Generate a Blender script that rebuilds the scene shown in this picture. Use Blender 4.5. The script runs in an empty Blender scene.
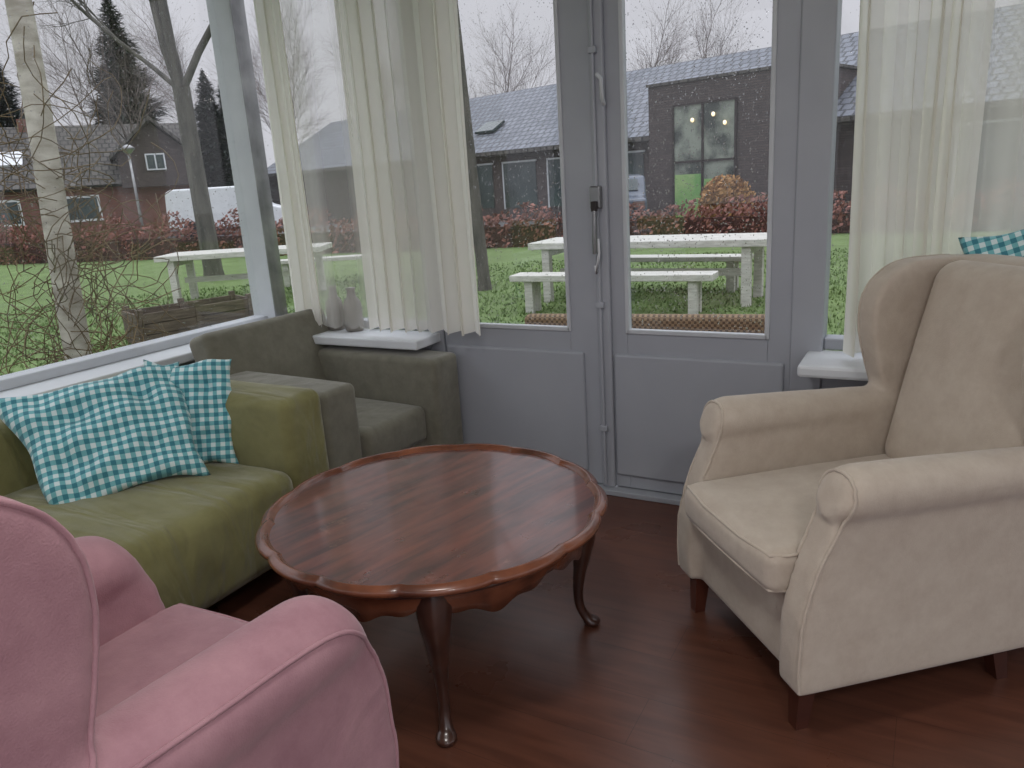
import bpy, bmesh, math, random
from mathutils import Vector, Matrix, Euler
from mathutils.bvhtree import BVHTree
R=random.Random(7)
pi=math.pi
def lin(c):
    return tuple(((v/255)/12.92 if v/255<=.04045 else ((v/255+.055)/1.055)**2.4) for v in c)+(1,)
# ---------------------------------------------------------------- materials
def newmat(name):
    m=bpy.data.materials.new(name); m.use_nodes=True
    nt=m.node_tree; b=nt.nodes.get('Principled BSDF')
    return m,nt,b
def N(nt,t,**kw):
    n=nt.nodes.new(t)
    for k,v in kw.items(): setattr(n,k,v)
    return n
def mat(name,c1,c2=None,scale=5,rough=.6,bump=0,bscale=60,stretch=(1,1,1),metal=0,spec=.5,detail=4,sheen=0,bdist=.01,coat=0,contrast=(.3,.7)):
    m,nt,b=newmat(name)
    b.inputs['Roughness'].default_value=rough; b.inputs['Metallic'].default_value=metal
    b.inputs['Specular IOR Level'].default_value=spec
    b.inputs['Sheen Weight'].default_value=sheen
    b.inputs['Coat Weight'].default_value=coat
    tc=N(nt,'ShaderNodeTexCoord'); mp=N(nt,'ShaderNodeMapping'); mp.inputs['Scale'].default_value=stretch
    nt.links.new(tc.outputs['Object'],mp.inputs['Vector'])
    if c2 is None: c2=tuple(max(0,v*.88) for v in c1)
    n=N(nt,'ShaderNodeTexNoise'); n.inputs['Scale'].default_value=scale; n.inputs['Detail'].default_value=detail
    nt.links.new(mp.outputs[0],n.inputs['Vector'])
    r=N(nt,'ShaderNodeValToRGB'); r.color_ramp.elements[0].position=contrast[0]; r.color_ramp.elements[1].position=contrast[1]
    r.color_ramp.elements[0].color=lin(c1); r.color_ramp.elements[1].color=lin(c2)
    nt.links.new(n.outputs['Fac'],r.inputs['Fac']); nt.links.new(r.outputs[0],b.inputs['Base Color'])
    if bump:
        n2=N(nt,'ShaderNodeTexNoise'); n2.inputs['Scale'].default_value=bscale; n2.inputs['Detail'].default_value=3
        nt.links.new(mp.outputs[0],n2.inputs['Vector'])
        bp=N(nt,'ShaderNodeBump'); bp.inputs['Strength'].default_value=bump; bp.inputs['Distance'].default_value=bdist
        nt.links.new(n2.outputs['Fac'],bp.inputs['Height']); nt.links.new(bp.outputs[0],b.inputs['Normal'])
    return m
def fabric(name,c1,c2,scale=6,wr=.25,wscale=5,sheen=.3,weave=350,wst=(1,1,1)):
    m,nt,b=newmat(name); b.inputs['Roughness'].default_value=.92; b.inputs['Specular IOR Level'].default_value=.2
    b.inputs['Sheen Weight'].default_value=sheen
    tc=N(nt,'ShaderNodeTexCoord')
    n=N(nt,'ShaderNodeTexNoise'); n.inputs['Scale'].default_value=scale; n.inputs['Detail'].default_value=9; n.inputs['Roughness'].default_value=.7
    nt.links.new(tc.outputs['Object'],n.inputs['Vector'])
    r=N(nt,'ShaderNodeValToRGB'); r.color_ramp.elements[0].position=.34; r.color_ramp.elements[1].position=.66
    r.color_ramp.elements[0].color=lin(c1); r.color_ramp.elements[1].color=lin(c2)
    nt.links.new(n.outputs['Fac'],r.inputs['Fac']); nt.links.new(r.outputs[0],b.inputs['Base Color'])
    n2=N(nt,'ShaderNodeTexNoise'); n2.inputs['Scale'].default_value=weave; n2.inputs['Detail'].default_value=1
    nt.links.new(tc.outputs['Object'],n2.inputs['Vector'])
    mp=N(nt,'ShaderNodeMapping'); mp.inputs['Scale'].default_value=wst; nt.links.new(tc.outputs['Object'],mp.inputs[0])
    n3=N(nt,'ShaderNodeTexNoise'); n3.inputs['Scale'].default_value=wscale; n3.inputs['Detail'].default_value=2; n3.inputs['Distortion'].default_value=.8
    nt.links.new(mp.outputs[0],n3.inputs['Vector'])
    b1=N(nt,'ShaderNodeBump'); b1.inputs['Strength'].default_value=.25; b1.inputs['Distance'].default_value=.003
    b2=N(nt,'ShaderNodeBump'); b2.inputs['Strength'].default_value=wr; b2.inputs['Distance'].default_value=.04
    nt.links.new(n2.outputs['Fac'],b1.inputs['Height']); nt.links.new(n3.outputs['Fac'],b2.inputs['Height'])
    nt.links.new(b2.outputs[0],b1.inputs['Normal']); nt.links.new(b1.outputs[0],b.inputs['Normal'])
    return m
def mth(nt,op,a,b=None):
    n=N(nt,'ShaderNodeMath',operation=op)
    for i,v in enumerate((a,b)):
        if v is None: continue
        if isinstance(v,(int,float)): n.inputs[i].default_value=v
        else: nt.links.new(v,n.inputs[i])
    return n.outputs[0]
def gingham(name):
    m,nt,b=newmat(name); b.inputs['Roughness'].default_value=.9; b.inputs['Sheen Weight'].default_value=.2
    tc=N(nt,'ShaderNodeTexCoord'); sp=N(nt,'ShaderNodeSeparateXYZ'); nt.links.new(tc.outputs['Object'],sp.inputs[0])
    f=[]
    for i in (0,1):
        a=mth(nt,'FRACT',mth(nt,'MULTIPLY',mth(nt,'ADD',sp.outputs[i],10),31))
        f.append(mth(nt,'GREATER_THAN',a,.5))
    s=mth(nt,'MULTIPLY',mth(nt,'ADD',f[0],f[1]),.5)
    r=N(nt,'ShaderNodeValToRGB'); r.color_ramp.interpolation='CONSTANT'
    e=r.color_ramp.elements; e[0].color=lin((216,232,232)); e[1].position=.25; e[1].color=lin((118,182,188))
    e3=e.new(.75); e3.color=lin((60,128,142))
    nt.links.new(s,r.inputs[0]); nt.links.new(r.outputs[0],b.inputs['Base Color'])
    n2=N(nt,'ShaderNodeTexNoise'); n2.inputs['Scale'].default_value=9; nt.links.new(tc.outputs['Object'],n2.inputs['Vector'])
    bp=N(nt,'ShaderNodeBump'); bp.inputs['Strength'].default_value=.6; bp.inputs['Distance'].default_value=.03
    nt.links.new(n2.outputs['Fac'],bp.inputs['Height']); nt.links.new(bp.outputs[0],b.inputs['Normal'])
    return m
def brickmat(name,c1,c2,cm,scale=1,bw=.21,rh=.065,mortar=.01,wall=True,rough=.85):
    m,nt,b=newmat(name); b.inputs['Roughness'].default_value=rough
    tc=N(nt,'ShaderNodeTexCoord'); src=tc.outputs['Object']
    if wall:
        sp=N(nt,'ShaderNodeSeparateXYZ'); nt.links.new(src,sp.inputs[0])
        cb=N(nt,'ShaderNodeCombineXYZ'); nt.links.new(mth(nt,'ADD',sp.outputs[0],sp.outputs[1]),cb.inputs[0]); nt.links.new(sp.outputs[2],cb.inputs[1]); src=cb.outputs[0]
    br=N(nt,'ShaderNodeTexBrick'); br.inputs['Scale'].default_value=scale; br.inputs['Brick Width'].default_value=bw; br.inputs['Row Height'].default_value=rh
    br.inputs['Mortar Size'].default_value=mortar; br.inputs['Color1'].default_value=lin(c1); br.inputs['Color2'].default_value=lin(c2); br.inputs['Mortar'].default_value=lin(cm)
    nt.links.new(src,br.inputs['Vector']); nt.links.new(br.outputs['Color'],b.inputs['Base Color'])
    return m
def glassmat():
    m,nt,b=newmat('window_glass'); nt.nodes.remove(b); o=nt.nodes['Material Output']
    t=N(nt,'ShaderNodeBsdfTransparent'); g=N(nt,'ShaderNodeBsdfGlossy'); g.inputs['Roughness'].default_value=.02
    t.inputs[0].default_value=(.97,.975,.975,1)
    mx=N(nt,'ShaderNodeMixShader'); mx.inputs[0].default_value=.05
    nt.links.new(t.outputs[0],mx.inputs[1]); nt.links.new(g.outputs[0],mx.inputs[2]); nt.links.new(mx.outputs[0],o.inputs[0])
    return m
def sheer(name,col,t0,t1):
    m,nt,b=newmat(name); nt.nodes.remove(b); o=nt.nodes['Material Output']
    t=N(nt,'ShaderNodeBsdfTransparent'); d=N(nt,'ShaderNodeBsdfDiffuse'); l=N(nt,'ShaderNodeBsdfTranslucent')
    for x in (d,l): x.inputs[0].default_value=lin(col)
    a=N(nt,'ShaderNodeMixShader'); a.inputs[0].default_value=.55; nt.links.new(d.outputs[0],a.inputs[1]); nt.links.new(l.outputs[0],a.inputs[2])
    tc=N(nt,'ShaderNodeTexCoord'); mp=N(nt,'ShaderNodeMapping'); mp.inputs['Scale'].default_value=(5,0,.15)
    nt.links.new(tc.outputs['Object'],mp.inputs[0]); n=N(nt,'ShaderNodeTexNoise'); n.inputs['Scale'].default_value=1; n.inputs['Detail'].default_value=3
    nt.links.new(mp.outputs[0],n.inputs['Vector'])
    mr=N(nt,'ShaderNodeMapRange'); mr.inputs[1].default_value=.38; mr.inputs[2].default_value=.6; mr.inputs[3].default_value=t0; mr.inputs[4].default_value=t1
    nt.links.new(n.outputs['Fac'],mr.inputs[0])
    mx=N(nt,'ShaderNodeMixShader'); nt.links.new(mr.outputs[0],mx.inputs[0]); nt.links.new(t.outputs[0],mx.inputs[1]); nt.links.new(a.outputs[0],mx.inputs[2])
    nt.links.new(mx.outputs[0],o.inputs[0]); return m
def floormat():
    m,nt,b=newmat('floor_planks')
    tc=N(nt,'ShaderNodeTexCoord'); mp=N(nt,'ShaderNodeMapping')
    nt.links.new(tc.outputs['Object'],mp.inputs[0])
    br=N(nt,'ShaderNodeTexBrick'); br.inputs['Scale'].default_value=1; br.inputs['Brick Width'].default_value=1.2; br.inputs['Row Height'].default_value=.19; br.inputs['Mortar Size'].default_value=.0008
    br.inputs['Color1'].default_value=lin((94,59,46)); br.inputs['Color2'].default_value=lin((88,55,43)); br.inputs['Mortar'].default_value=lin((66,40,32))
    nt.links.new(mp.outputs[0],br.inputs['Vector'])
    mp2=N(nt,'ShaderNodeMapping'); mp2.inputs['Scale'].default_value=(2.5,22,1); nt.links.new(tc.outputs['Object'],mp2.inputs[0])
    n=N(nt,'ShaderNodeTexNoise'); n.inputs['Scale'].default_value=1.5; n.inputs['Detail'].default_value=8; n.inputs['Distortion'].default_value=.6; nt.links.new(mp2.outputs[0],n.inputs['Vector'])
    r=N(nt,'ShaderNodeValToRGB'); r.color_ramp.elements[0].color=(.78,.76,.76,1); r.color_ramp.elements[1].color=(1.15,1.12,1.08,1); r.color_ramp.elements[0].position=.3; r.color_ramp.elements[1].position=.7
    nt.links.new(n.outputs['Fac'],r.inputs[0])
    mx=N(nt,'ShaderNodeMix',data_type='RGBA',blend_type='MULTIPLY'); mx.inputs[0].default_value=1
    nt.links.new(br.outputs['Color'],mx.inputs[6]); nt.links.new(r.outputs[0],mx.inputs[7]); nt.links.new(mx.outputs[2],b.inputs['Base Color'])
    n3=N(nt,'ShaderNodeTexNoise'); n3.inputs['Scale'].default_value=3.5; n3.inputs['Detail'].default_value=8; nt.links.new(tc.outputs['Object'],n3.inputs['Vector'])
    mr=N(nt,'ShaderNodeMapRange'); mr.inputs[1].default_value=.3; mr.inputs[2].default_value=.7; mr.inputs[3].default_value=.24; mr.inputs[4].default_value=.42; nt.links.new(n3.outputs['Fac'],mr.inputs[0]); nt.links.new(mr.outputs[0],b.inputs['Roughness'])
    return m
def tabletop():
    m,nt,b=newmat('polished_mahogany'); b.inputs['Coat Weight'].default_value=.6; b.inputs['Coat Roughness'].default_value=.09; b.inputs['Coat IOR'].default_value=1.5
    tc=N(nt,'ShaderNodeTexCoord'); mp=N(nt,'ShaderNodeMapping'); mp.inputs['Scale'].default_value=(8,1.1,1); mp.inputs['Rotation'].default_value=(0,0,.6); nt.links.new(tc.outputs['Object'],mp.inputs[0])
    n=N(nt,'ShaderNodeTexNoise'); n.inputs['Scale'].default_value=3.5; n.inputs['Detail'].default_value=10; n.inputs['Distortion'].default_value=.5; nt.links.new(mp.outputs[0],n.inputs['Vector'])
    r=N(nt,'ShaderNodeValToRGB'); r.color_ramp.elements[0].position=.34; r.color_ramp.elements[1].position=.66; r.color_ramp.elements[0].color=lin((112,58,44)); r.color_ramp.elements[1].color=lin((66,33,28)); nt.links.new(n.outputs['Fac'],r.inputs[0])
    n2=N(nt,'ShaderNodeTexNoise'); n2.inputs['Scale'].default_value=4; n2.inputs['Detail'].default_value=12; n2.inputs['Roughness'].default_value=.72; nt.links.new(tc.outputs['Object'],n2.inputs['Vector'])
    r2=N(nt,'ShaderNodeValToRGB'); r2.color_ramp.elements[0].position=.62; r2.color_ramp.elements[1].position=.72; r2.color_ramp.elements[0].color=(0,0,0,1); r2.color_ramp.elements[1].color=(.6,.6,.6,1); nt.links.new(n2.outputs['Fac'],r2.inputs[0])
    mx=N(nt,'ShaderNodeMix',data_type='RGBA'); nt.links.new(r2.outputs[0],mx.inputs[0]); nt.links.new(r.outputs[0],mx.inputs[6]); mx.inputs[7].default_value=lin((166,126,104)); nt.links.new(mx.outputs[2],b.inputs['Base Color'])
    mr=N(nt,'ShaderNodeMapRange'); mr.inputs[1].default_value=.3; mr.inputs[2].default_value=.7; mr.inputs[3].default_value=.22; mr.inputs[4].default_value=.45; nt.links.new(n2.outputs['Fac'],mr.inputs[0]); nt.links.new(mr.outputs[0],b.inputs['Roughness'])
    return m
M={}
M['beige']=fabric('beige_velour',(194,182,167),(182,168,153),scale=16,wr=.18,sheen=.25)
M['pink']=fabric('pink_velvet',(180,138,145),(160,118,127),scale=7,wr=.22,sheen=.2)
M['olive']=fabric('olive_cotton',(134,131,88),(114,110,70),scale=4,wr=.7,wscale=4,wst=(.6,2.6,1))
M['grey']=fabric('greygreen_cloth',(126,123,109),(110,107,94),scale=14,wr=.3,wscale=6)
M['ging']=gingham('teal_gingham')
M['white']=mat('sill_white_paint',(222,225,228),(210,213,216),rough=.35)
M['frame']=mat('window_frame_paint',(200,203,207),(188,191,196),rough=.4)
M['door']=mat('door_grey_paint',(168,171,178),(160,163,171),scale=3,rough=.45)
M['wall']=mat('wall_paint',(206,206,206),(196,196,196),rough=.8)
M['ceil']=mat('ceiling_paint',(230,230,230),rough=.9)
M['floor']=floormat()
M['glass']=glassmat()
M['metal']=mat('worn_steel',(170,170,170),(120,120,122),rough=.35,metal=.9)
M['dark']=mat('dark_wood',(40,26,22),(28,18,16),rough=.4)
M['redleg']=mat('stained_leg_wood',(92,48,34),(64,34,26),rough=.35)
M['ttop']=tabletop()
M['trim']=mat('mahogany_rim',(132,78,54),(78,44,32),scale=9,rough=.25,detail=8,coat=.25)
M['tleg']=mat('mahogany_leg',(76,48,38),(46,28,24),scale=12,rough=.28,coat=.3)
M['curtain']=sheer('sheer_voile',(240,238,230),.78,.98)
M['curtain2']=sheer('sheer_voile_thin',(240,238,231),.25,.5)
M['curtain3']=sheer('sheer_voile_medium',(240,238,231),.45,.75)
M['lawn']=mat('lawn_grass',(110,132,78),(88,108,58),scale=3,rough=.95,detail=10,bump=.6,bscale=40,bdist=.05)
M['blade']=mat('grass_blade',(112,136,78),(84,108,56),scale=2,rough=.8)
M['owood']=mat('white_washed_wood',(208,206,200),(172,170,162),scale=8,rough=.7,stretch=(1,6,6))
M['bark']=mat('bark',(100,96,90),(66,64,60),scale=8,rough=.95,bump=.8,bscale=14,stretch=(1,1,.25),bdist=.05)
M['twig']=mat('bare_twigs',(118,108,104),(96,86,82),rough=.95)
M['birch']=mat('pale_trunk',(204,198,188),(146,138,126),scale=5,rough=.9,stretch=(1,1,3),bump=.5,bscale=10)
M['vine']=mat('dry_vine',(112,94,66),(78,64,44),rough=.95)
M['hedge']=mat('beech_leaves',(152,102,88),(108,70,64),scale=3,rough=.8)
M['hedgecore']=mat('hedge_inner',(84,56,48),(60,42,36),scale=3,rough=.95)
M['orange']=mat('orange_shrub',(176,134,84),(140,104,64),scale=3,rough=.9)
M['green']=mat('conifer_needles',(54,66,58),(38,48,44),scale=2,rough=.95)
M['brickD']=brickmat('dark_brick',(88,76,74),(70,60,60),(58,54,54))
M['brickR']=brickmat('red_brick',(132,82,72),(110,68,60),(108,94,86))
M['roofG']=brickmat('grey_roof_tiles',(116,120,130),(94,98,108),(56,58,64),bw=.3,rh=.35,mortar=.035,wall=False,rough=.6)
M['roofB']=brickmat('brown_roof_tiles',(98,94,90),(80,76,74),(52,50,48),bw=.3,rh=.35,mortar=.035,wall=False)
M['wglass']=mat('dark_window_glass',(78,90,92),(40,50,52),scale=.6,rough=.1)
M['sglass']=mat('shop_window_glass',(142,150,138),(58,66,62),scale=1.6,rough=.15,detail=6,contrast=(.4,.6))
M['paintW']=mat('white_paint',(222,224,228),(212,214,218),rough=.3)
M['tyre']=mat('tyre_rubber',(30,30,32),rough=.8)
M['carb']=mat('dark_car_paint',(84,92,106),(70,78,92),rough=.25)
M['asph']=mat('asphalt',(100,100,102),(84,84,86),scale=4,rough=.9)
M['planter']=mat('weathered_boards',(104,92,78),(68,58,50),scale=6,rough=.9,stretch=(1,1,8))
M['soil']=mat('soil',(70,56,44),(48,38,30),scale=10,rough=1)
M['bottle']=mat('stoneware_vase',(150,144,134),(112,108,102),rough=.3)
M['green2']=mat('green_panel',(100,160,84),(170,196,130),rough=.5,scale=2)
def emis(name,col,st):
    m,nt,b=newmat(name); b.inputs['Emission Color'].default_value=col; b.inputs['Emission Strength'].default_value=st; return m
M['bulb']=emis('warm_pendant_bulb',(1,.75,.4,1),1.6)
def wicker():
    m,nt,b=newmat('woven_wicker'); b.inputs['Roughness'].default_value=.7
    tc=N(nt,'ShaderNodeTexCoord'); ch=N(nt,'ShaderNodeTexChecker'); ch.inputs['Scale'].default_value=52
    ch.inputs[1].default_value=lin((140,116,88)); ch.inputs[2].default_value=lin((86,68,50)); nt.links.new(tc.outputs['Object'],ch.inputs[0])
    nt.links.new(ch.outputs[0],b.inputs['Base Color']); bp=N(nt,'ShaderNodeBump'); bp.inputs['Distance'].default_value=.01
    nt.links.new(ch.outputs[1],bp.inputs['Height']); nt.links.new(bp.outputs[0],b.inputs['Normal']); return m
M['wicker']=wicker()
# ---------------------------------------------------------------- helpers
COL=bpy.context.scene.collection
def link(o,parent=None):
    COL.objects.link(o)
    if parent: o.parent=parent
    return o
def empty(name,loc=(0,0,0),rz=0,rot=None):
    e=bpy.data.objects.new(name,None); e.empty_display_size=.1; e.location=loc; e.rotation_euler=rot if rot else (0,0,rz); link(e); return e
def mesh(name,v,f,m,parent=None,smooth=False,loc=None,rot=None):
    me=bpy.data.meshes.new(name); me.from_pydata([tuple(x) for x in v],[],f); me.update()
    if smooth:
        for p in me.polygons: p.use_smooth=True
    me.materials.append(m if not isinstance(m,str) else M[m]); o=bpy.data.objects.new(name,me); link(o,parent)
    if loc: o.location=loc
    if rot: o.rotation_euler=rot
    return o
def boxes(name,bl,m,parent=None,bevel=0,seg=2,loc=None,rot=None):
    v=[];f=[]
    for (x0,x1,y0,y1,z0,z1) in bl:
        b=len(v); v+=[(x0,y0,z0),(x1,y0,z0),(x1,y1,z0),(x0,y1,z0),(x0,y0,z1),(x1,y0,z1),(x1,y1,z1),(x0,y1,z1)]
        f+=[tuple(b+i for i in q) for q in ((0,3,2,1),(4,5,6,7),(0,1,5,4),(1,2,6,5),(2,3,7,6),(3,0,4,7))]
    o=mesh(name,v,f,m,parent,loc=loc,rot=rot)
    if bevel:
        md=o.modifiers.new('b','BEVEL'); md.width=bevel; md.segments=seg; md.limit_method='ANGLE'
    return o
def box(name,x0,x1,y0,y1,z0,z1,m,parent=None,bevel=0,seg=2): return boxes(name,[(x0,x1,y0,y1,z0,z1)],m,parent,bevel,seg)
def rbox_mesh(h,r,n=8,k=4,fn=None):
    hx=h; L=[]
    for a in range(3):
        inn=hx[a]-r; l=[-inn-r*math.tan(pi/4*(i/k)) for i in range(k,0,-1)]+[-inn+2*inn*i/n for i in range(n+1)]+[inn+r*math.tan(pi/4*(i/k)) for i in range(1,k+1)]
        L.append(l)
    bm=bmesh.new()
    for a in range(3):
        u,w=[(1,2),(2,0),(0,1)][a]
        for s in (-1,1):
            g=[]
            for i in L[u]:
                row=[]
                for j in L[w]:
                    p=[0,0,0]; p[a]=s*hx[a]; p[u]=i; p[w]=j
                    q=[max(-(hx[b]-r),min(hx[b]-r,p[b])) for b in range(3)]
                    d=Vector(p)-Vector(q); d=d.normalized()*r
                    row.append(bm.verts.new(Vector(q)+d))
                g.append(row)
            for i in range(len(g)-1):
                for j in range(len(g[0])-1):
                    c=(g[i][j],g[i+1][j],g[i+1][j+1],g[i][j+1])
                    bm.faces.new(c if s>0 else c[::-1])
    bmesh.ops.remove_doubles(bm,verts=bm.verts,dist=1e-5)
    if fn:
        for v in bm.verts: v.co=Vector(fn(v.co))
    for f in bm.faces: f.smooth=True
    return bm
def softbox(name,lo,hi,r,m,parent=None,puff=(0,0,0),fn=None,n=8,loc=None,rot=None,noise=0,ns=.3,sub=0):
    c=[(a+b)/2 for a,b in zip(lo,hi)]; h=[(b-a)/2 for a,b in zip(lo,hi)]
    def g(p):
        x,y,z=(p[i]/h[i] for i in range(3))
        q=[p[0]+puff[0]*x*max(0,1-y*y)*max(0,1-z*z),p[1]+puff[1]*y*max(0,1-x*x)*max(0,1-z*z),p[2]+puff[2]*z*max(0,1-x*x)*max(0,1-y*y)]
        q=[q[i]+c[i] for i in range(3)]
        return fn(q) if fn else q
    bm=rbox_mesh(h,r,n=n,fn=g); me=bpy.data.meshes.new(name); bm.to_mesh(me); bm.free()
    me.materials.append(M[m]); o=bpy.data.objects.new(name,me); link(o,parent)
    if loc: o.location=loc
    if rot: o.rotation_euler=rot
    if noise:
        t=bpy.data.textures.new(name+'_t','CLOUDS'); t.noise_scale=ns; d=o.modifiers.new('d','DISPLACE'); d.texture=t; d.strength=noise; d.mid_level=.5
    return o
def prism(bm,pts,x0,x1,axis=0):
    def P(a,b,c): return (a,b,c) if axis==0 else (b,a,c)
    A=[bm.verts.new(P(x0,p[0],p[1])) for p in pts]; B=[bm.verts.new(P(x1,p[0],p[1])) for p in pts]; n=len(pts)
    bm.faces.new(A[::-1]); bm.faces.new(B)
    for i in range(n): bm.faces.new((A[i],A[(i+1)%n],B[(i+1)%n],B[i]))
def loft(bm,rings,cap=True):
    V=[[bm.verts.new(p) for p in r] for r in rings]; n=len(V[0])
    for a,b in zip(V[:-1],V[1:]):
        for i in range(n): bm.faces.new((a[i],a[(i+1)%n],b[(i+1)%n],b[i]))
    if cap: bm.faces.new(V[0][::-1]); bm.faces.new(V[-1])
def bm_obj(name,bm,m,parent=None,smooth=True):
    bmesh.ops.recalc_face_normals(bm,faces=bm.faces)
    me=bpy.data.meshes.new(name); bm.to_mesh(me); bm.free()
    if smooth:
        for p in me.polygons: p.use_smooth=True
    me.materials.append(M[m]); o=bpy.data.objects.new(name,me); link(o,parent); return o
def tube(name,paths,m,parent=None,rad=.006,cyclic=False,res=2):
    cu=bpy.data.curves.new(name,'CURVE'); cu.dimensions='3D'; cu.bevel_depth=1; cu.bevel_resolution=res; cu.use_fill_caps=True
    for pth in paths:
        s=cu.splines.new('POLY'); s.points.add(len(pth)-1); s.use_cyclic_u=cyclic; s.use_smooth=True
        for i,p in enumerate(pth):
            rr=p[3] if len(p)>3 else rad
            s.points[i].co=(p[0],p[1],p[2],1); s.points[i].radius=rr
    cu.materials.append(M[m]); o=bpy.data.objects.new(name,cu); link(o,parent); return o
def catmull(pts,n=8,cyc=False):
    P=[Vector(p) for p in pts]; out=[]; L=len(P)
    rng=range(L if cyc else L-1)
    for i in rng:
        if cyc: p0,p1,p2,p3=P[(i-1)%L],P[i],P[(i+1)%L],P[(i+2)%L]
        else: p0,p1,p2,p3=P[max(i-1,0)],P[i],P[i+1],P[min(i+2,L-1)]
        for k in range(n):
            t=k/n; out.append(.5*((2*p1)+(-p0+p2)*t+(2*p0-5*p1+4*p2-p3)*t*t+(-p0+3*p1-3*p2+p3)*t**3))
    if not cyc: out.append(P[-1])
    return out
def cm2(pts,n=6,cyc=True): return [(p[0],p[1]) for p in catmull([(a,b,0) for a,b in pts],n,cyc)]
def lathe(name,prof,m,parent=None,seg=24,loc=None):
    v=[];f=[]
    for (r,z) in prof:
        for i in range(seg): a=2*pi*i/seg; v.append((r*math.cos(a),r*math.sin(a),z))
    for j in range(len(prof)-1):
        for i in range(seg): f.append((j*seg+i,j*seg+(i+1)%seg,(j+1)*seg+(i+1)%seg,(j+1)*seg+i))
    f.append(tuple(range(seg))[::-1]); f.append(tuple((len(prof)-1)*seg+i for i in range(seg)))
    return mesh(name,v,f,m,parent,True,loc)
def snap_pipe(name,body,paths,m,parent,rad=.005,cyc=False):
    dg=bpy.context.evaluated_depsgraph_get(); dg.update(); ev=body.evaluated_get(dg); me=ev.to_mesh()
    bv=BVHTree.FromPolygons([v.co.copy() for v in me.vertices],[tuple(p.vertices) for p in me.polygons])
    out=[]
    for pth in paths:
        q=[]
        for p in pth:
            h=bv.find_nearest(Vector(p)); q.append(tuple(h[0]+h[1]*rad*.3) if h[0] is not None else tuple(p))
        out.append(q)
    ev.to_mesh_clear()
    return tube(name,out,m,parent,rad,cyclic=cyc)
# ---------------------------------------------------------------- room
box('floor',-3.3,2.6,-3.2,3.05,-.1,0,'floor')
box('ceiling',-3.4,2.6,-.9,3.15,2.6,2.7,'ceil')  # stops short at the rear so sky light reaches the door wall
boxes('trim_added_rafters',[(x-.03,x+.03,-3.2,-.9,2.58,2.68) for x in (-3.3,-2.1,-.9,.3,1.5,2.5)],'frame')  # unseen rafters, added over the roof opening that lets in fill light
box('wall_left',-3.4,-3.27,-3.2,3.1,-.1,.66,'wall')
boxes('wall_back',[(-3.27,-2.14,3.0,3.12,-.1,.66),(-.36,2.6,3.0,3.12,-.1,.66),(-3.3,2.6,3.0,3.12,2.5,2.6)],'door')
boxes('wall_right',[(2.5,2.6,-3.2,3.0,-.1,.6),(2.5,2.6,-3.2,3.0,2.45,2.6),(2.5,2.6,-.1,.1,.6,2.45)],'wall')
boxes('wall_rear',[(-3.3,2.5,-3.2,-3.1,-.1,.6),(-3.3,2.5,-3.2,-3.1,2.45,2.6),(-1,-.8,-3.2,-3.1,.6,2.45)],'wall')
box('trim_left_sill',-3.32,-3.07,-3.1,3.0,.655,.70,'white',bevel=.008)
box('trim_back_sill',-3.07,-2.08,2.80,3.03,.655,.70,'white',bevel=.008)
box('trim_right_sill',-.40,2.5,2.76,3.03,.655,.70,'white',bevel=.012)
box('trim_threshold',-2.14,-.36,2.95,3.03,0,.025,'door',bevel=.004)
def drops(name,parent,plane,a0,a1,z0,z1,off,n,seed,up=0):
    rr=random.Random(seed); v=[];f=[]
    ico=[(0,0,1),(.9,0,.2),(.28,.85,.2),(-.72,.53,.2),(-.72,-.53,.2),(.28,-.85,.2)]
    for i in range(n):
        a=rr.uniform(a0,a1); z=rr.uniform(z0,z1)
        s=rr.choice((.0012,.0016,.002,.0026,.0032)); e=rr.uniform(1,1.6)
        b=len(v)
        for (x,y,h) in ico:
            if plane=='Y': v.append((a+x*s,off-h*s*.7,z+y*s*e))
            else: v.append((off+h*s*.7,a+x*s,z+y*s*e))
        f+=[(b,b+1+k,b+1+(k+1)%5) for k in range(5)]
    return mesh(name,v,f,'drop',parent,True)
def dropmat():
    m,nt,b=newmat('raindrop'); b.inputs['Transmission Weight'].default_value=.75; b.inputs['Roughness'].default_value=.12; b.inputs['IOR'].default_value=1.33
    b.inputs['Base Color'].default_value=(.85,.87,.9,1); return m
M['drop']=dropmat()
w1=empty('window_1')
boxes('frame',[(-3.36,-3.26,-3.1,3.05,.70,.745),(-3.36,-3.26,-3.1,3.05,2.5,2.6)]+[(-3.36,-3.26,y-.035,y+.035,.745,2.5) for y in (-3.06,-1.0,1.15)],'frame',w1,bevel=.006)
boxes('corner_post',[(-3.37,-3.20,3.03,3.13,.70,2.6)],'frame',w1,bevel=.006)
box('corner_seal',-3.20,-3.193,3.03,3.12,.70,2.6,'metal',w1)
box('glass',-3.315,-3.309,-3.1,3.03,.74,2.5,'glass',w1)
drops('raindrops',w1,'X',1.5,3.03,.75,2.4,-3.305,1900,1)
w2=empty('window_2')
boxes('frame',[(-3.193,-2.14,3.02,3.1,.70,.74),(-3.193,-2.14,3.02,3.1,2.45,2.5),(-2.14,-2.06,3.0,3.12,.0,2.6)],'door',w2,bevel=.006)
box('glass',-3.193,-2.14,3.06,3.066,.74,2.45,'glass',w2)
drops('raindrops',w2,'Y',-3.18,-2.14,.76,2.4,3.055,1100,2)
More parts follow.
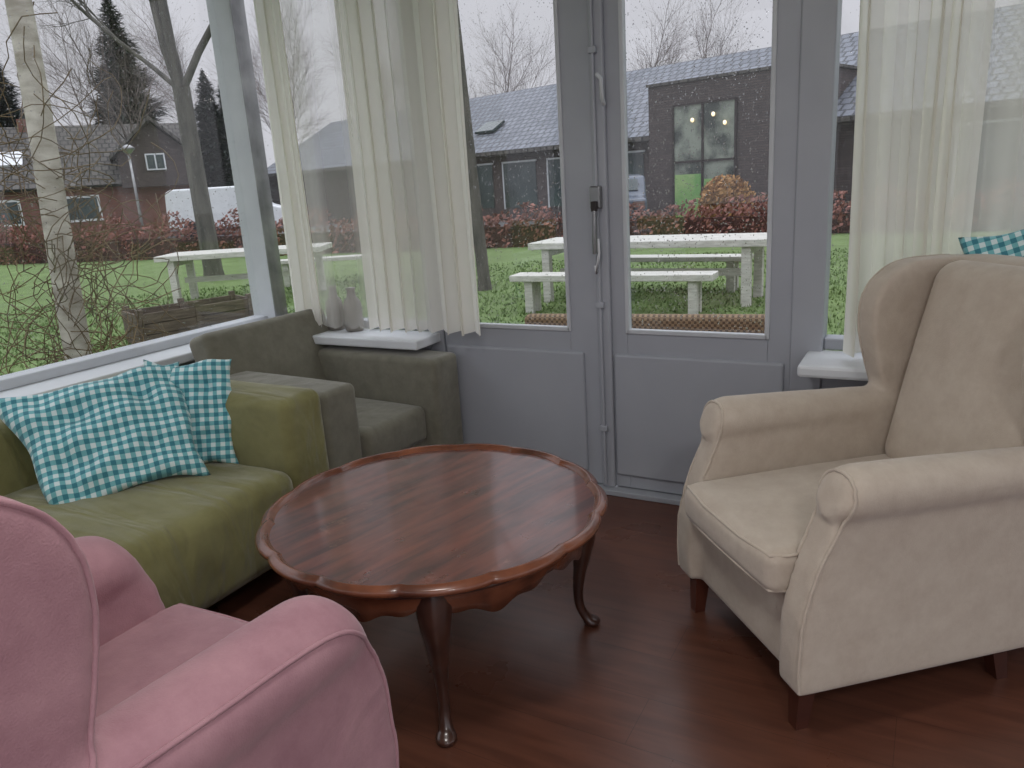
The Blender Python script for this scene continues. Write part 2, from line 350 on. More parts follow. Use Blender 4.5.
def leaf(name,x0,x1,g0,g1,p0,p1):
    e=empty(name)
    boxes('leaf_frame',[(x0,g0,3.0,3.06,.03,2.5),(g1,x1,3.0,3.06,.03,2.5),(g0,g1,3.0,3.06,.03,.74),(g0,g1,3.0,3.06,2.42,2.5)],'door',e,bevel=.003)
    t=.012
    boxes('lower_panel',[(p0,p1,2.985,3.01,.09,.645)],'door',e,bevel=.010,seg=3)
    boxes('glazing_bead',[(g0-.006,g0+t,2.992,3.02,.735,2.42),(g1-t,g1+.006,2.992,3.02,.735,2.42),(g0,g1,2.992,3.02,.735,.755)],'frame',e,bevel=.004)
    box('glass',g0,g1,3.03,3.036,.74,2.42,'glass',e)
    return e
d1=leaf('door_1',-2.05,-1.24,-1.95,-1.385,-2.04,-1.32)
d2=leaf('door_2',-1.19,-.46,-1.12,-.545,-1.18,-.48)
drops('raindrops',d1,'Y',-1.95,-1.39,.76,2.3,3.025,1700,3); drops('raindrops',d2,'Y',-1.11,-.555,.76,2.3,3.025,2600,4)
hw=empty('door_bolt')
box('astragal',-1.245,-1.185,2.975,3.0,.03,2.5,'door',hw,bevel=.008,seg=3)
tube('rod',[[(-1.225,2.965,.05),(-1.225,2.965,2.45)]],'door',hw,.007)
box('lock_case',-1.248,-1.202,2.94,2.975,1.26,1.35,'metal',hw,bevel=.006)
box('lock_cap',-1.238,-1.212,2.925,2.945,1.25,1.29,'dark',hw,bevel=.004)
tube('drop_handle',[[(-1.225,2.94,1.27),(-1.222,2.925,1.22),(-1.222,2.922,1.15),(-1.225,2.925,1.08)]],'metal',hw,.010)
tube('lower_keeper',[[(-1.215,2.94,1.14),(-1.21,2.935,1.08),(-1.228,2.94,1.0),(-1.232,2.945,1.03)]],'white',hw,.006)
boxes('rod_guides',[(-1.242,-1.208,2.955,2.978,z,z+.025) for z in (.3,.85,1.85,2.2)],'door',hw,bevel=.003)
tube('upper_hook',[[(-1.185,2.975,1.66),(-1.18,2.94,1.68),(-1.18,2.935,1.75),(-1.2,2.94,1.77)]],'frame',hw,.008)
w3=empty('window_3')
boxes('frame',[(-.46,-.345,2.99,3.12,0,2.6),(-.345,2.5,3.02,3.1,.70,.745),(-.345,2.5,3.02,3.1,2.45,2.5),(.9,1.0,3.02,3.1,.7,2.5)],'door',w3,bevel=.006)
box('glass',-.345,2.5,3.06,3.066,.74,2.45,'glass',w3)
drops('raindrops',w3,'Y',-.34,.8,.76,2.3,3.055,1600,5)
box('trim_lintel',-2.14,-.36,3.0,3.12,2.5,2.6,'door')
# ---------------------------------------------------------------- curtains
def curtain(name,x0,x1,z0,z1,y,folds,amp,m,seed,wob=.3):
    rr=random.Random(seed); nx=int(folds*26); nz=16; v=[];f=[]
    ph=[rr.uniform(0,6.28) for _ in range(6)]
    for j in range(nz+1):
        t=j/nz; z=z0+(z1-z0)*t
        for i in range(nx+1):
            s=i/nx
            th=s*folds*2*pi+.9*math.sin(s*7+ph[0])+.5*math.sin(s*17+ph[1])
            a=amp*(.65+.35*math.sin(s*11+ph[2]))*(1-.25*t)
            x=x0+(x1-x0)*s+a*.75*math.sin(2*th+.6*math.sin(t*2+ph[3]))*.55+.012*math.sin(t*5+s*4+ph[4])*wob
            yy=y+a*math.sin(th+.25*math.sin(t*3+ph[5]))
            v.append((x,yy,z+(.008*math.sin(th) if j==0 else 0)))
    for j in range(nz):
        for i in range(nx): b=j*(nx+1)+i; f.append((b,b+1,b+nx+2,b+nx+1))
    return mesh(name,v,f,m,None,True)
curtain('sheer_curtain',-2.90,-2.71,.735,2.5,2.87,3.4,.028,'curtain',3)
curtain('sheer_curtain.001',-2.72,-2.38,.735,2.5,2.87,3,.016,'curtain2',4)
curtain('sheer_curtain.002',-2.39,-1.755,.735,2.5,2.87,8,.034,'curtain',5)
curtain('sheer_curtain.003',-.27,.10,.72,2.5,2.90,6,.033,'curtain',8)
curtain('sheer_curtain.004',.08,1.0,.72,2.5,2.92,7,.025,'curtain3',9)
tube('curtain_rod',[[(-3.1,2.88,2.5),(2.3,2.88,2.5)]],'white',None,.012)
lathe('stoneware_vase',[(.038,0),(.044,.01),(.046,.11),(.04,.15),(.022,.175),(.018,.21),(.024,.225)],'bottle',loc=(-2.70,2.965,.70))
lathe('stoneware_vase.001',[(.042,0),(.048,.01),(.05,.11),(.042,.15),(.024,.175),(.02,.205),(.026,.22)],'bottle',loc=(-2.575,2.96,.70))
# ---------------------------------------------------------------- coffee table
T=empty('coffee_table',(-1.275,1.73,0),math.radians(-14))
seg=336
def tr(a,base): return base+.013*(abs(math.sin(7*a))**.6-.3)*(base/.52)
prof=[(0,.462,0),(.474,.462,1),(.478,.466,1),(.487,.475,1),(.496,.4775,1),(.502,.471,1),(.506,.470,1),(.513,.463,1),(.512,.455,1),(.504,.448,1),(.496,.444,1),(.46,.438,1),(.3,.438,0)]
v=[];f=[]
for (r,z,s) in prof:
    for i in range(seg):
        a=2*pi*i/seg; rr=(tr(a,r) if s else r); v.append((rr*math.cos(a),rr*math.sin(a),z))
for j in range(len(prof)-1):
    for i in range(seg): f.append((j*seg+i,j*seg+(i+1)%seg,(j+1)*seg+(i+1)%seg,(j+1)*seg+i))
o=mesh('table_top',v,f,'ttop',T,True); o.data.materials.append(M['trim'])
for k,p in enumerate(o.data.polygons):
    if k>=seg: p.material_index=1
    else: p.use_smooth=False
v=[];f=[];rows=[(.455,.44),(.462,.42),(.458,.40),(.452,.385),(.45,0),(.43,0),(.43,.44)]
for (r,z) in rows:
    for i in range(seg):
        a=2*pi*i/seg; zz=z if z else .362+.016*math.cos(8*a)+.008*math.cos(24*a)
        v.append((r*math.cos(a),r*math.sin(a),zz))
for j in range(len(rows)-1):
    for i in range(seg): f.append((j*seg+i,j*seg+(i+1)%seg,(j+1)*seg+(i+1)%seg,(j+1)*seg+i))
mesh('apron',v,f,'trim',T,True)
ring=[[(.464*math.cos(2*pi*i/90),.464*math.sin(2*pi*i/90),.425) for i in range(90)]]
tube('apron_bead',ring,'tleg',T,.006,cyclic=True)
for k in range(4):
    A=pi/2*k-math.radians(43)
    prof=[(.425,.44,.040),(.432,.40,.043),(.442,.36,.041),(.450,.31,.034),(.444,.25,.026),(.432,.18,.020),(.426,.12,.0165),(.430,.07,.0155),(.446,.035,.018),(.462,.02,.026),(.466,.012,.028),(.466,0,.022)]
    P=catmull([(a,b,c) for a,b,c in prof],5); bm=bmesh.new(); rings=[]
    for (rr,z,w) in P:
        cx,cy=rr*math.cos(A),rr*math.sin(A); ring=[]
        for i in range(14):
            t=2*pi*i/14; ct,st=math.cos(t),math.sin(t); e=.7 if z>.22 else 1
            ring.append((cx+w*math.copysign(abs(ct)**e,ct),cy+w*math.copysign(abs(st)**e,st),z))
        rings.append(ring)
    loft(bm,rings); bm_obj('leg_%d'%(k+1),bm,'tleg',T)
# ---------------------------------------------------------------- wing chair
def wing_chair(name,loc,rz,fab,legm,padded=False,D=.12,sx=1,sz=1):
    e=empty(name,loc,rz); e.scale=(sx,1,sz); bm=bmesh.new()
    prism(bm,[(.03,.13),(.03,.37),(.9,.37),(.9,.13)],-.31,.31)
    for s in (-1,1):
        if padded:
            arm=cm2([(.0,.13),(-.012,.28),(-.01,.42),(.01,.53),(.05,.61),(.12,.65),(.5,.655),(.9,.655),(.92,.5),(.9,.13)],1)
            x0,x1=(.245,.365) if s>0 else (-.365,-.245)
        else:
            arm=cm2([(.0,.13),(-.008,.22),(.0,.34),(.03,.45),(.07,.55),(.10,.63),(.16,.67),(.5,.66),(.9,.64),(.94,.5),(.92,.13)],1)
            x0,x1=(.250,.345) if s>0 else (-.345,-.250)
        prism(bm,arm,x0,x1)
        rings=[]
        L=[(.082,.046,.640),(.097,.062,.640),(.125,.068,.640),(.25,.067,.636),(.5,.063,.626),(.85,.057,.610)] if not padded else [(.035,.05,.59),(.06,.068,.60),(.10,.078,.605),(.25,.08,.61),(.5,.08,.62),(.85,.075,.63)]
        for (y,rr,zc) in L:
            rings.append([(s*.308+rr*1.05*math.cos(2*pi*i/20),y+.02*math.sin(2*pi*i/20),zc+rr*math.sin(2*pi*i/20)) for i in range(20)])
        loft(bm,rings)
        w=cm2([(a+D,b) for a,b in [(.54,.58),(.50,.68),(.465,.79),(.445,.88),(.450,.965),(.49,1.03),(.57,1.075),(.70,1.08),(.80,1.075),(.88,1.045),(.86,.80),(.80,.60)]],5)
        prism(bm,w,(.262 if s>0 else -.35),(.35 if s>0 else -.262))
    b=cm2([(a+D*k,b) for a,b,k in [(.50,.36,1),(.60,.60,1),(.68,.85,1),(.725,1.00,1),(.76,1.065,1),(.83,1.08,1),(.90,1.045,1),(.89,.85,1),(.87,.5,.8),(.84,.14,.6),(.6,.14,1)]],5)
    prism(bm,b,-.30,.30)
    body=bm_obj('upholstered_body',bm,fab,e)
    r=body.modifiers.new('r','REMESH'); r.mode='VOXEL'; r.voxel_size=.011; r.use_smooth_shade=True
    s=body.modifiers.new('s','SMOOTH'); s.factor=.6; s.iterations=14 if padded else 8
    def taper(q): 
        k=1-.10*max(0,(-q[2]+.1)); return [q[0]*k,q[1],q[2]]
    softbox('back_cushion',(-.266,-.075,-.335),(.266,.075,.335),.072,fab,e,puff=(0,.022,0),fn=taper,n=10,loc=(0,.617+D,.752),rot=(math.radians(-15.5),0,0))
    seat=softbox('seat_cushion',(-.25,-.03,.355),(.25,.54+D,.475),.035,fab,e,puff=(0,.012,.025))
    snap_pipe('seat_piping',seat,[[ (x,y,z) for (x,y) in [(-.25,.5),(-.25,.2),(-.25,.02),(-.235,-.025),(-.1,-.045),(.1,-.045),(.235,-.025),(.25,.02),(.25,.2),(.25,.5)]] for z in (.468,.362)],fab,e,.0045)
    pp=[]
    for s_ in (-1,1):
        if padded:
            fr=[(s_*.366,-.01,.14),(s_*.368,-.012,.3),(s_*.37,-.01,.42),(s_*.375,.02,.52),(s_*.385,.07,.60),(s_*.385,.16,.645),(s_*.38,.4,.66),(s_*.375,.6,.67)]
        else:
            fr=[(s_*.345,-.01,.14),(s_*.347,-.012,.23),(s_*.347,-.002,.34),(s_*.35,.03,.46),(s_*.372,.085,.58),(s_*.386,.095,.64),(s_*.365,.10,.69),(s_*.31,.10,.712),(s_*.26,.10,.69),(s_*.238,.095,.64),(s_*.246,.075,.56),(s_*.248,.03,.48)]
        pp.append([tuple(q) for q in catmull(fr,5)])
        wg=[(s_*.352,.54+D,.62),(s_*.352,.50+D,.70),(s_*.352,.465+D,.79),(s_*.352,.445+D,.88),(s_*.352,.45+D,.965),(s_*.352,.49+D,1.03),(s_*.352,.57+D,1.075),(s_*.352,.70+D,1.085),(s_*.352,.83+D,1.075)]
        pp.append([tuple(q) for q in catmull(wg,5)])
    snap_pipe('body_piping',body,pp,fab,e,.0045)
    for i,(x,y,dx,dy) in enumerate([(-.285,.05,0,-.01),(.285,.05,0,-.01),(-.27,.62,0,.04),(.27,.62,0,.04)]):
        bm=bmesh.new(); a=.026; c2=.017
        loft(bm,[[(x+u*a,y+w*a,.16) for u,w in ((-1,-1),(1,-1),(1,1),(-1,1))],[(x+dx+u*c2,y+dy+w*c2,0) for u,w in ((-1,-1),(1,-1),(1,1),(-1,1))]])
        bm_obj('leg_%d'%(i+1),bm,legm,e,False)
    return e
wing_chair('wingback_armchair',(-.44,1.955,0),math.atan2(.66,.75)-pi/2,'beige','redleg',D=.175)
wing_chair('wingback_armchair.001',(-1.26,.98,0),math.radians(180),'pink','dark',padded=True,D=.045,sx=1.05,sz=1.035)
# ---------------------------------------------------------------- sofa
S=empty('green_sofa')
softbox('base',(-3.03,.27,.07),(-2.04,2.03,.30),.03,'olive',S)
softbox('back',(-3.06,.25,.07),(-2.84,2.07,.665),.05,'olive',S,puff=(.015,0,.01),noise=.015)
softbox('seat_cushion',(-2.88,.46,.10),(-1.99,1.88,.425),.055,'olive',S,puff=(.02,0,.02),noise=.02,ns=.25,n=20)
softbox('arm_far',(-2.98,1.88,.06),(-2.01,2.09,.68),.045,'olive',S,puff=(.0,.01,.008),noise=.012)
softbox('arm_near',(-2.98,.25,.06),(-2.01,.47,.68),.045,'olive',S,puff=(.0,.01,.008),noise=.012)
boxes('legs',[(x,x+.05,y,y+.05,0,.08) for x in (-2.95,-2.1) for y in (.3,1.95)],'dark',S)
G=empty('grey_armchair',(-2.0,2.55,0),math.radians(-3))
softbox('base',(-.9,-.36,.09),(-.05,.36,.28),.02,'grey',G)
softbox('arm_left',(-.90,-.40,.07),(-.06,-.205,.625),.028,'grey',G,puff=(0,.006,.008))
softbox('arm_right',(-.90,.205,.07),(0.03,.40,.625),.028,'grey',G,puff=(0,.006,.008))
softbox('seat_cushion',(-.8,-.203,.24),(-.03,.203,.41),.035,'grey',G,puff=(.01,0,.02))
softbox('back_rest',(-.075,-.37,-.29),(.075,.37,.29),.035,'grey',G,puff=(.02,0,.0),loc=(-.77,0,.53),rot=(0,math.radians(-17),0))
boxes('legs',[(x,x+.05,y,y+.05,0,.1) for x in (-.85,-.12) for y in (-.35,.3)],'dark',G)
# ---------------------------------------------------------------- pillows
def pillow(name,loc,nrm,spin,w,h,th,flare=0):
    n=40; bm=bmesh.new(); 
    def surf(u,v,s):
        e=(max(0,1-u*u)*max(0,1-v*v))**.42
        z=s*th*e
        px=u*w/2*(1-.08*(1-v*v)*(abs(u)**3)); py=v*h/2*(1-.08*(1-u*u)*(abs(v)**3))
        for (a,b) in ((-.4,-.4),(.4,-.4),(-.4,.4),(.4,.4)):
            z-=s*th*.55*math.exp(-((u-a)**2+(v-b)**2)/.025)
        z+=.008*math.sin(u*9+v*4)+.008*math.sin(v*11-u*3)
        if flare:
            px-=flare*max(0,-u)*(v+1)/2
            z-=s*th*.5*e*math.exp(-((u+.62)**2)/.012)+flare*.5*max(0,-u-.6)
            py-=flare*.25*max(0,-u-.3)
        px+=.008*math.sin(v*5+1); py+=.010*math.sin(u*4)
        return (px,py,z)
    for s in (-1,1):
        g=[[bm.verts.new(surf(-1+2*i/n,-1+2*j/n,s)) for j in range(n+1)] for i in range(n+1)]
        for i in range(n):
            for j in range(n):
                c=(g[i][j],g[i+1][j],g[i+1][j+1],g[i][j+1]); bm.faces.new(c if s>0 else c[::-1])
    bmesh.ops.remove_doubles(bm,verts=bm.verts,dist=1e-4)
    o=bm_obj(name,bm,'ging'); nz=Vector(nrm).normalized(); up=Vector((0,0,1)); x=up.cross(nz).normalized(); y=nz.cross(x)
    m=Matrix((x,y,nz)).transposed().to_4x4() @ Matrix.Rotation(math.radians(spin),4,'Z'); m.translation=Vector(loc); o.matrix_world=m
    return o
pillow('checkered_cushion',(-2.505,1.57,.617),(.66,-.44,.62),2,.50,.47,.075,flare=.12)
pillow('checkered_cushion.001',(-2.42,1.81,.615),(.62,-.62,.30),-4,.31,.42,.05)
pillow('checkered_cushion.002',(.37,2.79,.98),(-.1,-1,.25),20,.48,.48,.05)
# ---------------------------------------------------------------- outside
G0=-.15
box('lawn',-60,40,3.15,19.8,G0-.2,G0,'lawn'); box('lawn_side',-60,-3.45,-20,3.15,G0-.2,G0,'lawn')
box('parking_ground',-80,60,19.8,80,G0-.2,G0,'asph')
box('ground_rear',-3.4,60,-20,-3.3,G0-.2,G0-.02,'asph')
rr=random.Random(11); v=[];f=[]
for i in range(60000):
    d=3.6+11*rr.random()**1.3; a=math.radians(rr.uniform(62,163)); x=d*math.cos(a)*1.0; y=d*math.sin(a)
    if x>-3.5 and y<3.3: continue
    h=rr.uniform(.02,.05); w=.006+.0008*d; t=rr.uniform(0,pi); cx,cy=math.cos(t)*w,math.sin(t)*w; lx,ly=rr.uniform(-.03,.03),rr.uniform(-.03,.03)
    b=len(v); v+=[(x-cx,y-cy,G0),(x+cx,y+cy,G0),(x+lx,y+ly,G0+h)]; f.append((b,b+1,b+2))
mesh('grass_tufts',v,f,'blade')
def slabtable(name,loc,rz,L,W,H,top=.06,bench=False):
    e=empty(name,loc,rz); n=3 if not bench else 2
    bl=[(-L/2,L/2,-W/2+W/n*i+.004,-W/2+W/n*(i+1)-.004,H-top,H) for i in range(n)]
    boxes('top_boards',bl,'owood',e,bevel=.006)
    lw=.10 if not bench else .08
    boxes('end_frames',[(s*(L/2-.22)-.05,s*(L/2-.22)+.05,y0,y0+lw,0,H-top) for s in (-1,1) for y0 in (-W/2+.04,W/2-.04-lw)]+[(s*(L/2-.22)-.04,s*(L/2-.22)+.04,-W/2+.05,W/2-.05,H-top-.09,H-top) for s in (-1,1)],'owood',e,bevel=.004)
    if not bench: box('stretcher',-L/2+.25,L/2-.25,-.03,.03,.3,.38,'owood',e)
    return e
slabtable('garden_table',(-3.05,9.0,G0),0,2.9,.85,.75,top=.08)
slabtable('garden_bench',(-3.2,8.05,G0),math.radians(4),2.35,.34,.45,bench=True,top=.07)
slabtable('garden_bench.001',(-3.2,9.75,G0),0,2.4,.34,.45,bench=True)
ang=math.atan2(.5,.87)
slabtable('garden_table.001',(-9.35,8.45,G0),ang,2.5,.85,.75,top=.08)
slabtable('garden_bench.002',(-9.1,10.0,G0),ang,1.9,.34,.45,bench=True)
pl=empty('wooden_planter',(-7.6,5.9,G0),math.radians(70))
boxes('boards',[(-.65,.65,-.28,-.25,.02+.12*i,.13+.12*i) for i in range(3)]+[(-.65,.65,.25,.28,.02+.12*i,.13+.12*i) for i in range(3)]+[(s*.65-.015,s*.65+.015,-.28,.28,.02,.37) for s in (-1,1)]+[(x-.03,x+.03,y-.03,y+.03,0,.42) for x in (-.62,0,.62) for y in (-.26,.26)],'planter',pl)
box('soil_fill',-.63,.63,-.25,.25,.02,.3,'soil',pl)
wk=empty('wicker_bench',(-1.7,4.85,G0),math.radians(8))
softbox('seat_body',(-.95,-.3,.05),(.95,.3,.38),.05,'wicker',wk)
softbox('back_panel',(-.95,.24,.05),(.95,.34,.56),.045,'wicker',wk)
softbox('arm_1',(-1.0,-.3,.05),(-.88,.32,.48),.045,'wicker',wk); softbox('arm_2',(.88,-.3,.05),(1.0,.32,.48),.045,'wicker',wk)
boxes('feet',[(x-.03,x+.03,y-.03,y+.03,0,.08) for x in (-.85,.85) for y in (-.22,.25)],'dark',wk)
def leaves(name,n,fn,size,m,seed,core=None,parent=None):
    rr=random.Random(seed); v=[];f=[]
    for i in range(n):
        p=fn(rr)
        a=Vector((rr.gauss(0,1),rr.gauss(0,1),rr.gauss(0,1))).normalized(); b=a.orthogonal().normalized(); c2=a.cross(b); s=size*rr.uniform(.6,1.4)
        k=len(v); P=Vector(p); v+=[P-b*s,P-c2*s*.6,P+b*s,P+c2*s*.6]; f.append((k,k+1,k+2,k+3))
    return mesh(name,v,f,m,parent)
HL=[(-40,9.5,1.15),(-24.7,13.0,1.1),(-14,15.0,.95),(-8.1,16.0,.85),(-4.9,17.6,.75),(-1.8,17.8,.75),(12,17,.8)]
def hpt(rr):
    L=[(Vector(a[:2])-Vector(b[:2])).length for a,b in zip(HL,HL[1:])]; t=rr.random()*sum(L)
    for i,l in enumerate(L):
        if t<=l: break
        t-=l
    s=t/l; a,b=HL[i],HL[i+1]; h=a[2]+(b[2]-a[2])*s
    h*=1+.18*math.sin(t*3+i)+.1*math.sin(t*9); z=rr.random(); w=.35
    return (a[0]+(b[0]-a[0])*s+rr.uniform(-w,w)*.3,a[1]+(b[1]-a[1])*s+rr.gauss(0,.5)*w,G0+z*h)
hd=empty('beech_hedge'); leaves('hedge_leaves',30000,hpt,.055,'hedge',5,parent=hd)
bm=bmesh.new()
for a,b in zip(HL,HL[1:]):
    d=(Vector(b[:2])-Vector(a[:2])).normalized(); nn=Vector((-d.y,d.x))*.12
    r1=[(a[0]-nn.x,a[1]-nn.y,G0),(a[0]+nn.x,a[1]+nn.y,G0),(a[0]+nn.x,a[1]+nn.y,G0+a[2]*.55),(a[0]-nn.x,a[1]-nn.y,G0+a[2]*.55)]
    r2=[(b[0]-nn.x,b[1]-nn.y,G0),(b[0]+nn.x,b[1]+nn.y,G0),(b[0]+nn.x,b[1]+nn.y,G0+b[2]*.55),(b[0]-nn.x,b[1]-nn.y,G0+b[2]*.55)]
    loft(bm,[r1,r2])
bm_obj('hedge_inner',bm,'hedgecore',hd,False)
def ball(cx,cy,r,h):
    def fn(rr):
        while True:
            p=Vector((rr.uniform(-1,1),rr.uniform(-1,1),rr.uniform(-1,1)))
            if .4<p.length<1: break
        return (cx+p.x*r,cy+p.y*r,G0+h/2+p.z*h/2)
    return fn
leaves('ornamental_grass_bush',3000,ball(-4.75,20.0,.7,1.3),.06,'orange',9)
def branch(out,p,d,L,r,lev,rr,spread,maxlev,up=.15):
    n=5; pts=[(p.x,p.y,p.z,r)]; q=p.copy(); dd=d.copy()
    for i in range(n):
        dd=(dd+Vector((rr.gauss(0,.09),rr.gauss(0,.09),rr.gauss(0,.05)+up*.12))).normalized(); q=q+dd*L/n
        pts.append((q.x,q.y,q.z,r*(1-.5*(i+1)/n)))
        if lev<maxlev and i>=1:
            for k in range(2 if lev>0 else 1):
                a=rr.uniform(0,2*pi); o=dd.orthogonal().normalized(); o=Matrix.Rotation(a,3,dd)@o
                nd=(dd*math.cos(spread)+o*math.sin(spread)).normalized()
                if lev==0 and i<2: continue
                branch(out,q.copy(),nd,L*rr.uniform(.5,.72),r*(1-.5*(i+1)/n)*.55,lev+1,rr,spread,maxlev,up)
    if lev<maxlev: branch(out,q.copy(),dd,L*.7,r*.5,lev+1,rr,spread,maxlev,up)
    out.append(pts)
def tree(name,base,H,r,lean=(0,0),seed=1,maxlev=3,spread=.65,m='bark',forks=None):
    rr=random.Random(seed); out=[]; b=Vector((base[0],base[1],G0-.05))
    if forks is None:
        branch(out,b,Vector((lean[0],lean[1],1)).normalized(),H*.5,r,0,rr,spread,maxlev)
    else:
        zf,dirs=forks; top=b+Vector((lean[0],lean[1],1))*zf
        out.append([(b.x,b.y,b.z,r*1.25),(b.x+lean[0]*.2,b.y+lean[1]*.2,b.z+.25,r*1.0),(b.lerp(top,.5).x,b.lerp(top,.5).y,b.lerp(top,.5).z,r*.9),(top.x,top.y,top.z,r*.85)])
        for (dx,dy,dz,k) in dirs: branch(out,top-Vector((0,0,.1)),Vector((dx,dy,dz)).normalized(),H*.35,r*k,1,rr,spread,maxlev)
    return tube(name,out,m,None,res=1)
tree('bare_tree',(-12.3,10.24),11,.18,(-.01,-.005),4,4,.5,forks=(3.6,[(-.2,-.11,1,.65),(.1,.06,1,.55),(.6,.35,1,.4),(-.9,-.3,.7,.25)]))
tree('bare_tree.001',(-5.74,9.53),10,.10,(-.035,-.025),6,4,.5,forks=(5.0,[(-.1,0,1,.7),(.6,.3,1,.45),(-.6,-.2,.8,.4)]))
for i,(x,y,H_) in enumerate([(-34,15,8),(-30,31,10),(-40,20,10),(-27,36,9),(-16,46,9),(-11,46,9),(-44,17,10),(-46,23,11),(-48,33,12),(-42,35,12),(-37,37,11),(-36,13,9),(-33,24,9),(-22,40,9)]):
    tree('bare_tree.%03d'%(i+2),(x,y),H_,.11,(0,0),12+i,4,.6,m='twig')
tree('bare_tree.020',(1.5,13),9,.16,(0,0),18,4,.55,m='twig')
bx,by=-5.15,3.10
path=catmull([(bx-.03,by-.06,G0),(bx-.01,by-.03,.9),(bx+.02,by+.02,2.2),(bx+.05,by+.06,4.2)],8)
tv=empty('pale_vine_trunk'); tube('trunk',[[(p.x,p.y,p.z,.09-.006*p.z) for p in path]],'birch',tv,res=4)
rr=random.Random(21); vs=[]
for i in range(190):
    a=rr.uniform(0,6.28); z=G0+2.0*rr.random()**1.3; R0=rr.uniform(.05,.40)*(1-.3*z/1.6); q=Vector((bx+R0*math.cos(a),by+R0*math.sin(a),z)); d=Vector((rr.gauss(0,1),rr.gauss(0,1),rr.gauss(.5,.7))).normalized(); pts=[]
    for k in range(12):
        pts.append((q.x,q.y,max(G0,q.z),.0034)); c=Vector((bx,by,q.z))
        d=(d+Vector((rr.gauss(0,.3),rr.gauss(0,.3),rr.gauss(-.02,.25)))+(c-q)*.45).normalized(); q=q+d*.1
    vs.append(pts)
tube('vines',vs,'vine',tv,res=0)
def conifer(name,x,y,H,Rb,seed,n=16000):
    e=empty(name,(x,y,G0)); rr=random.Random(seed)
    tube('trunk',[[(0,0,0,.25),(0,0,H*.98,.02)]],'bark',e)
    v=[];f=[]
    for i in range(n):
        t=rr.random()**.6; z=H*(.04+.96*(1-t)); rad=Rb*(t**.8)*(.8+.2*math.sin(z*4+rr.random()*2)); a=rr.uniform(0,2*pi)
        r0=rad*rr.uniform(.1,.75); w=.07+.10*t
        ca,sa=math.cos(a),math.sin(a); L=rad*rr.uniform(.15,.4)+.12
        p=Vector((ca*r0,sa*r0,z)); tip=Vector((ca*(r0+L),sa*(r0+L),z+L*rr.uniform(-.5,.5))); s=Vector((-sa,ca,0))*w
        b=len(v); v+=[p-s,p+s,tip]; f.append((b,b+1,b+2))
    mesh('needle_boughs',v,f,'green',e); return e
conifer('conifer_tree',-38.5,28.2,12.2,4.2,1); conifer('conifer_tree.001',-30.2,27.6,7.6,2.0,2); conifer('conifer_tree.002',-46,26,10,3.8,3); conifer('conifer_tree.003',-39,34,9,3,4)
# long brick hall
B=empty('brick_hall_building',(-19.5,27.1,G0),math.atan2(-.26,.965))
box('brick_wall',-12,34,0,9,0.005,2.6,'brickD',B)
for nm,y0,y1,z0,z1 in (('roof_front',-.35,4.6,2.5,5.15),('roof_back',9.35,4.6,2.5,5.15)):
    L=math.hypot(y1-y0,z1-z0); a=math.atan2(z1-z0,y1-y0)
    boxes(nm,[(-12.3,34.3,0,L,-.06,.06)],'roofG',B,loc=(0,y0,z0),rot=(a,0,0) )
mesh('gables',[(-12,0,2.6),(-12,9,2.6),(-12,4.5,5.1),(34,0,2.6),(34,9,2.6),(34,4.5,5.1)],[(0,1,2),(3,5,4)],'brickD',B)
box('projecting_bay',12.6,17.4,-1.2,2.6,0.005,3.85,'brickD',B)
box('bay_cap',12.55,17.45,-1.25,2.65,3.85,3.92,'roofB',B)
boxes('bay_window_glass',[(13.45,15.4,-1.23,-1.1,.1,3.25)],'sglass',B)
boxes('bay_window_frame',[(x-.03,x+.03,-1.27,-1.1,.1,3.25) for x in (13.45,14.4,15.4)]+[(13.45,15.4,-1.27,-1.1,z-.03,z+.03) for z in (.1,1.7,3.25)],'dark',B)
boxes('bay_green_panel',[(13.5,14.35,-1.25,-1.15,.15,1.35),(14.45,15.35,-1.25,-1.15,.15,1.2)],'green2',B)
for k,(x,z) in enumerate(((14.1,2.75),(14.75,2.85),(15.1,2.6))): lathe('pendant_bulb_%d'%k,[(.01,.0),(.04,.02),(.05,.06),(.04,.10),(.01,.12)],'bulb',B,10,(x,-1.29,z))
boxes('shopfront_windows',[(x,x+1.6,-.03,.1,.5,2.1) for x in (1,3.2,5.4,7.6,10,20.5,23,25.5)],'wglass',B)
boxes('window_surrounds',[(x-.06,x,-.05,.1,.45,2.15) for x in (1,3.2,5.4,7.6,10,20.5,23,25.5)]+[(x-.06,x+1.66,-.05,.1,2.1,2.16) for x in (1,3.2,5.4,7.6,10,20.5,23,25.5)],'frame',B)
box('gutter',-12.3,34.3,-.45,-.33,2.42,2.54,'roofB',B)
tube('downpipe',[[(12.4,-.15,0.01),(12.4,-.15,2.4)]],'frame',B,.06)
boxes('skylight',[(3,4.0,1.5,2.3,0,0.1)],'wglass',B,loc=(0,-.35,2.62),rot=(math.atan2(2.65,4.95),0,0))
H=empty('brick_house',(-33.8,19.6,G0),math.atan2(.81,.58))
box('brick_walls',-9,6.2,0,7,0.01,2.5,'brickR',H)
for nm,y0,y1 in (('roof_front',-.3,3.5),('roof_back',7.3,3.5)):
    L=math.hypot(y1-y0,2.8); a=math.atan2(2.8,y1-y0); boxes(nm,[(-9.3,6.5,0,L,-.06,.06)],'roofB',H,loc=(0,y0,2.35),rot=(a,0,0))
mesh('gables',[(-9,0,2.5),(-9,7,2.5),(-9,3.5,5.0),(6.2,0,2.5),(6.2,7,2.5),(6.2,3.5,5.0)],[(0,1,2),(3,5,4)],'brickR',H)
g=bmesh.new(); prism(g,[(3.4,2.2),(6.4,2.2),(6.4,3.6),(4.9,4.9),(3.4,3.6)],-.5,3,axis=1); bm_obj('dormer_gable',g,'brickD',H,False)
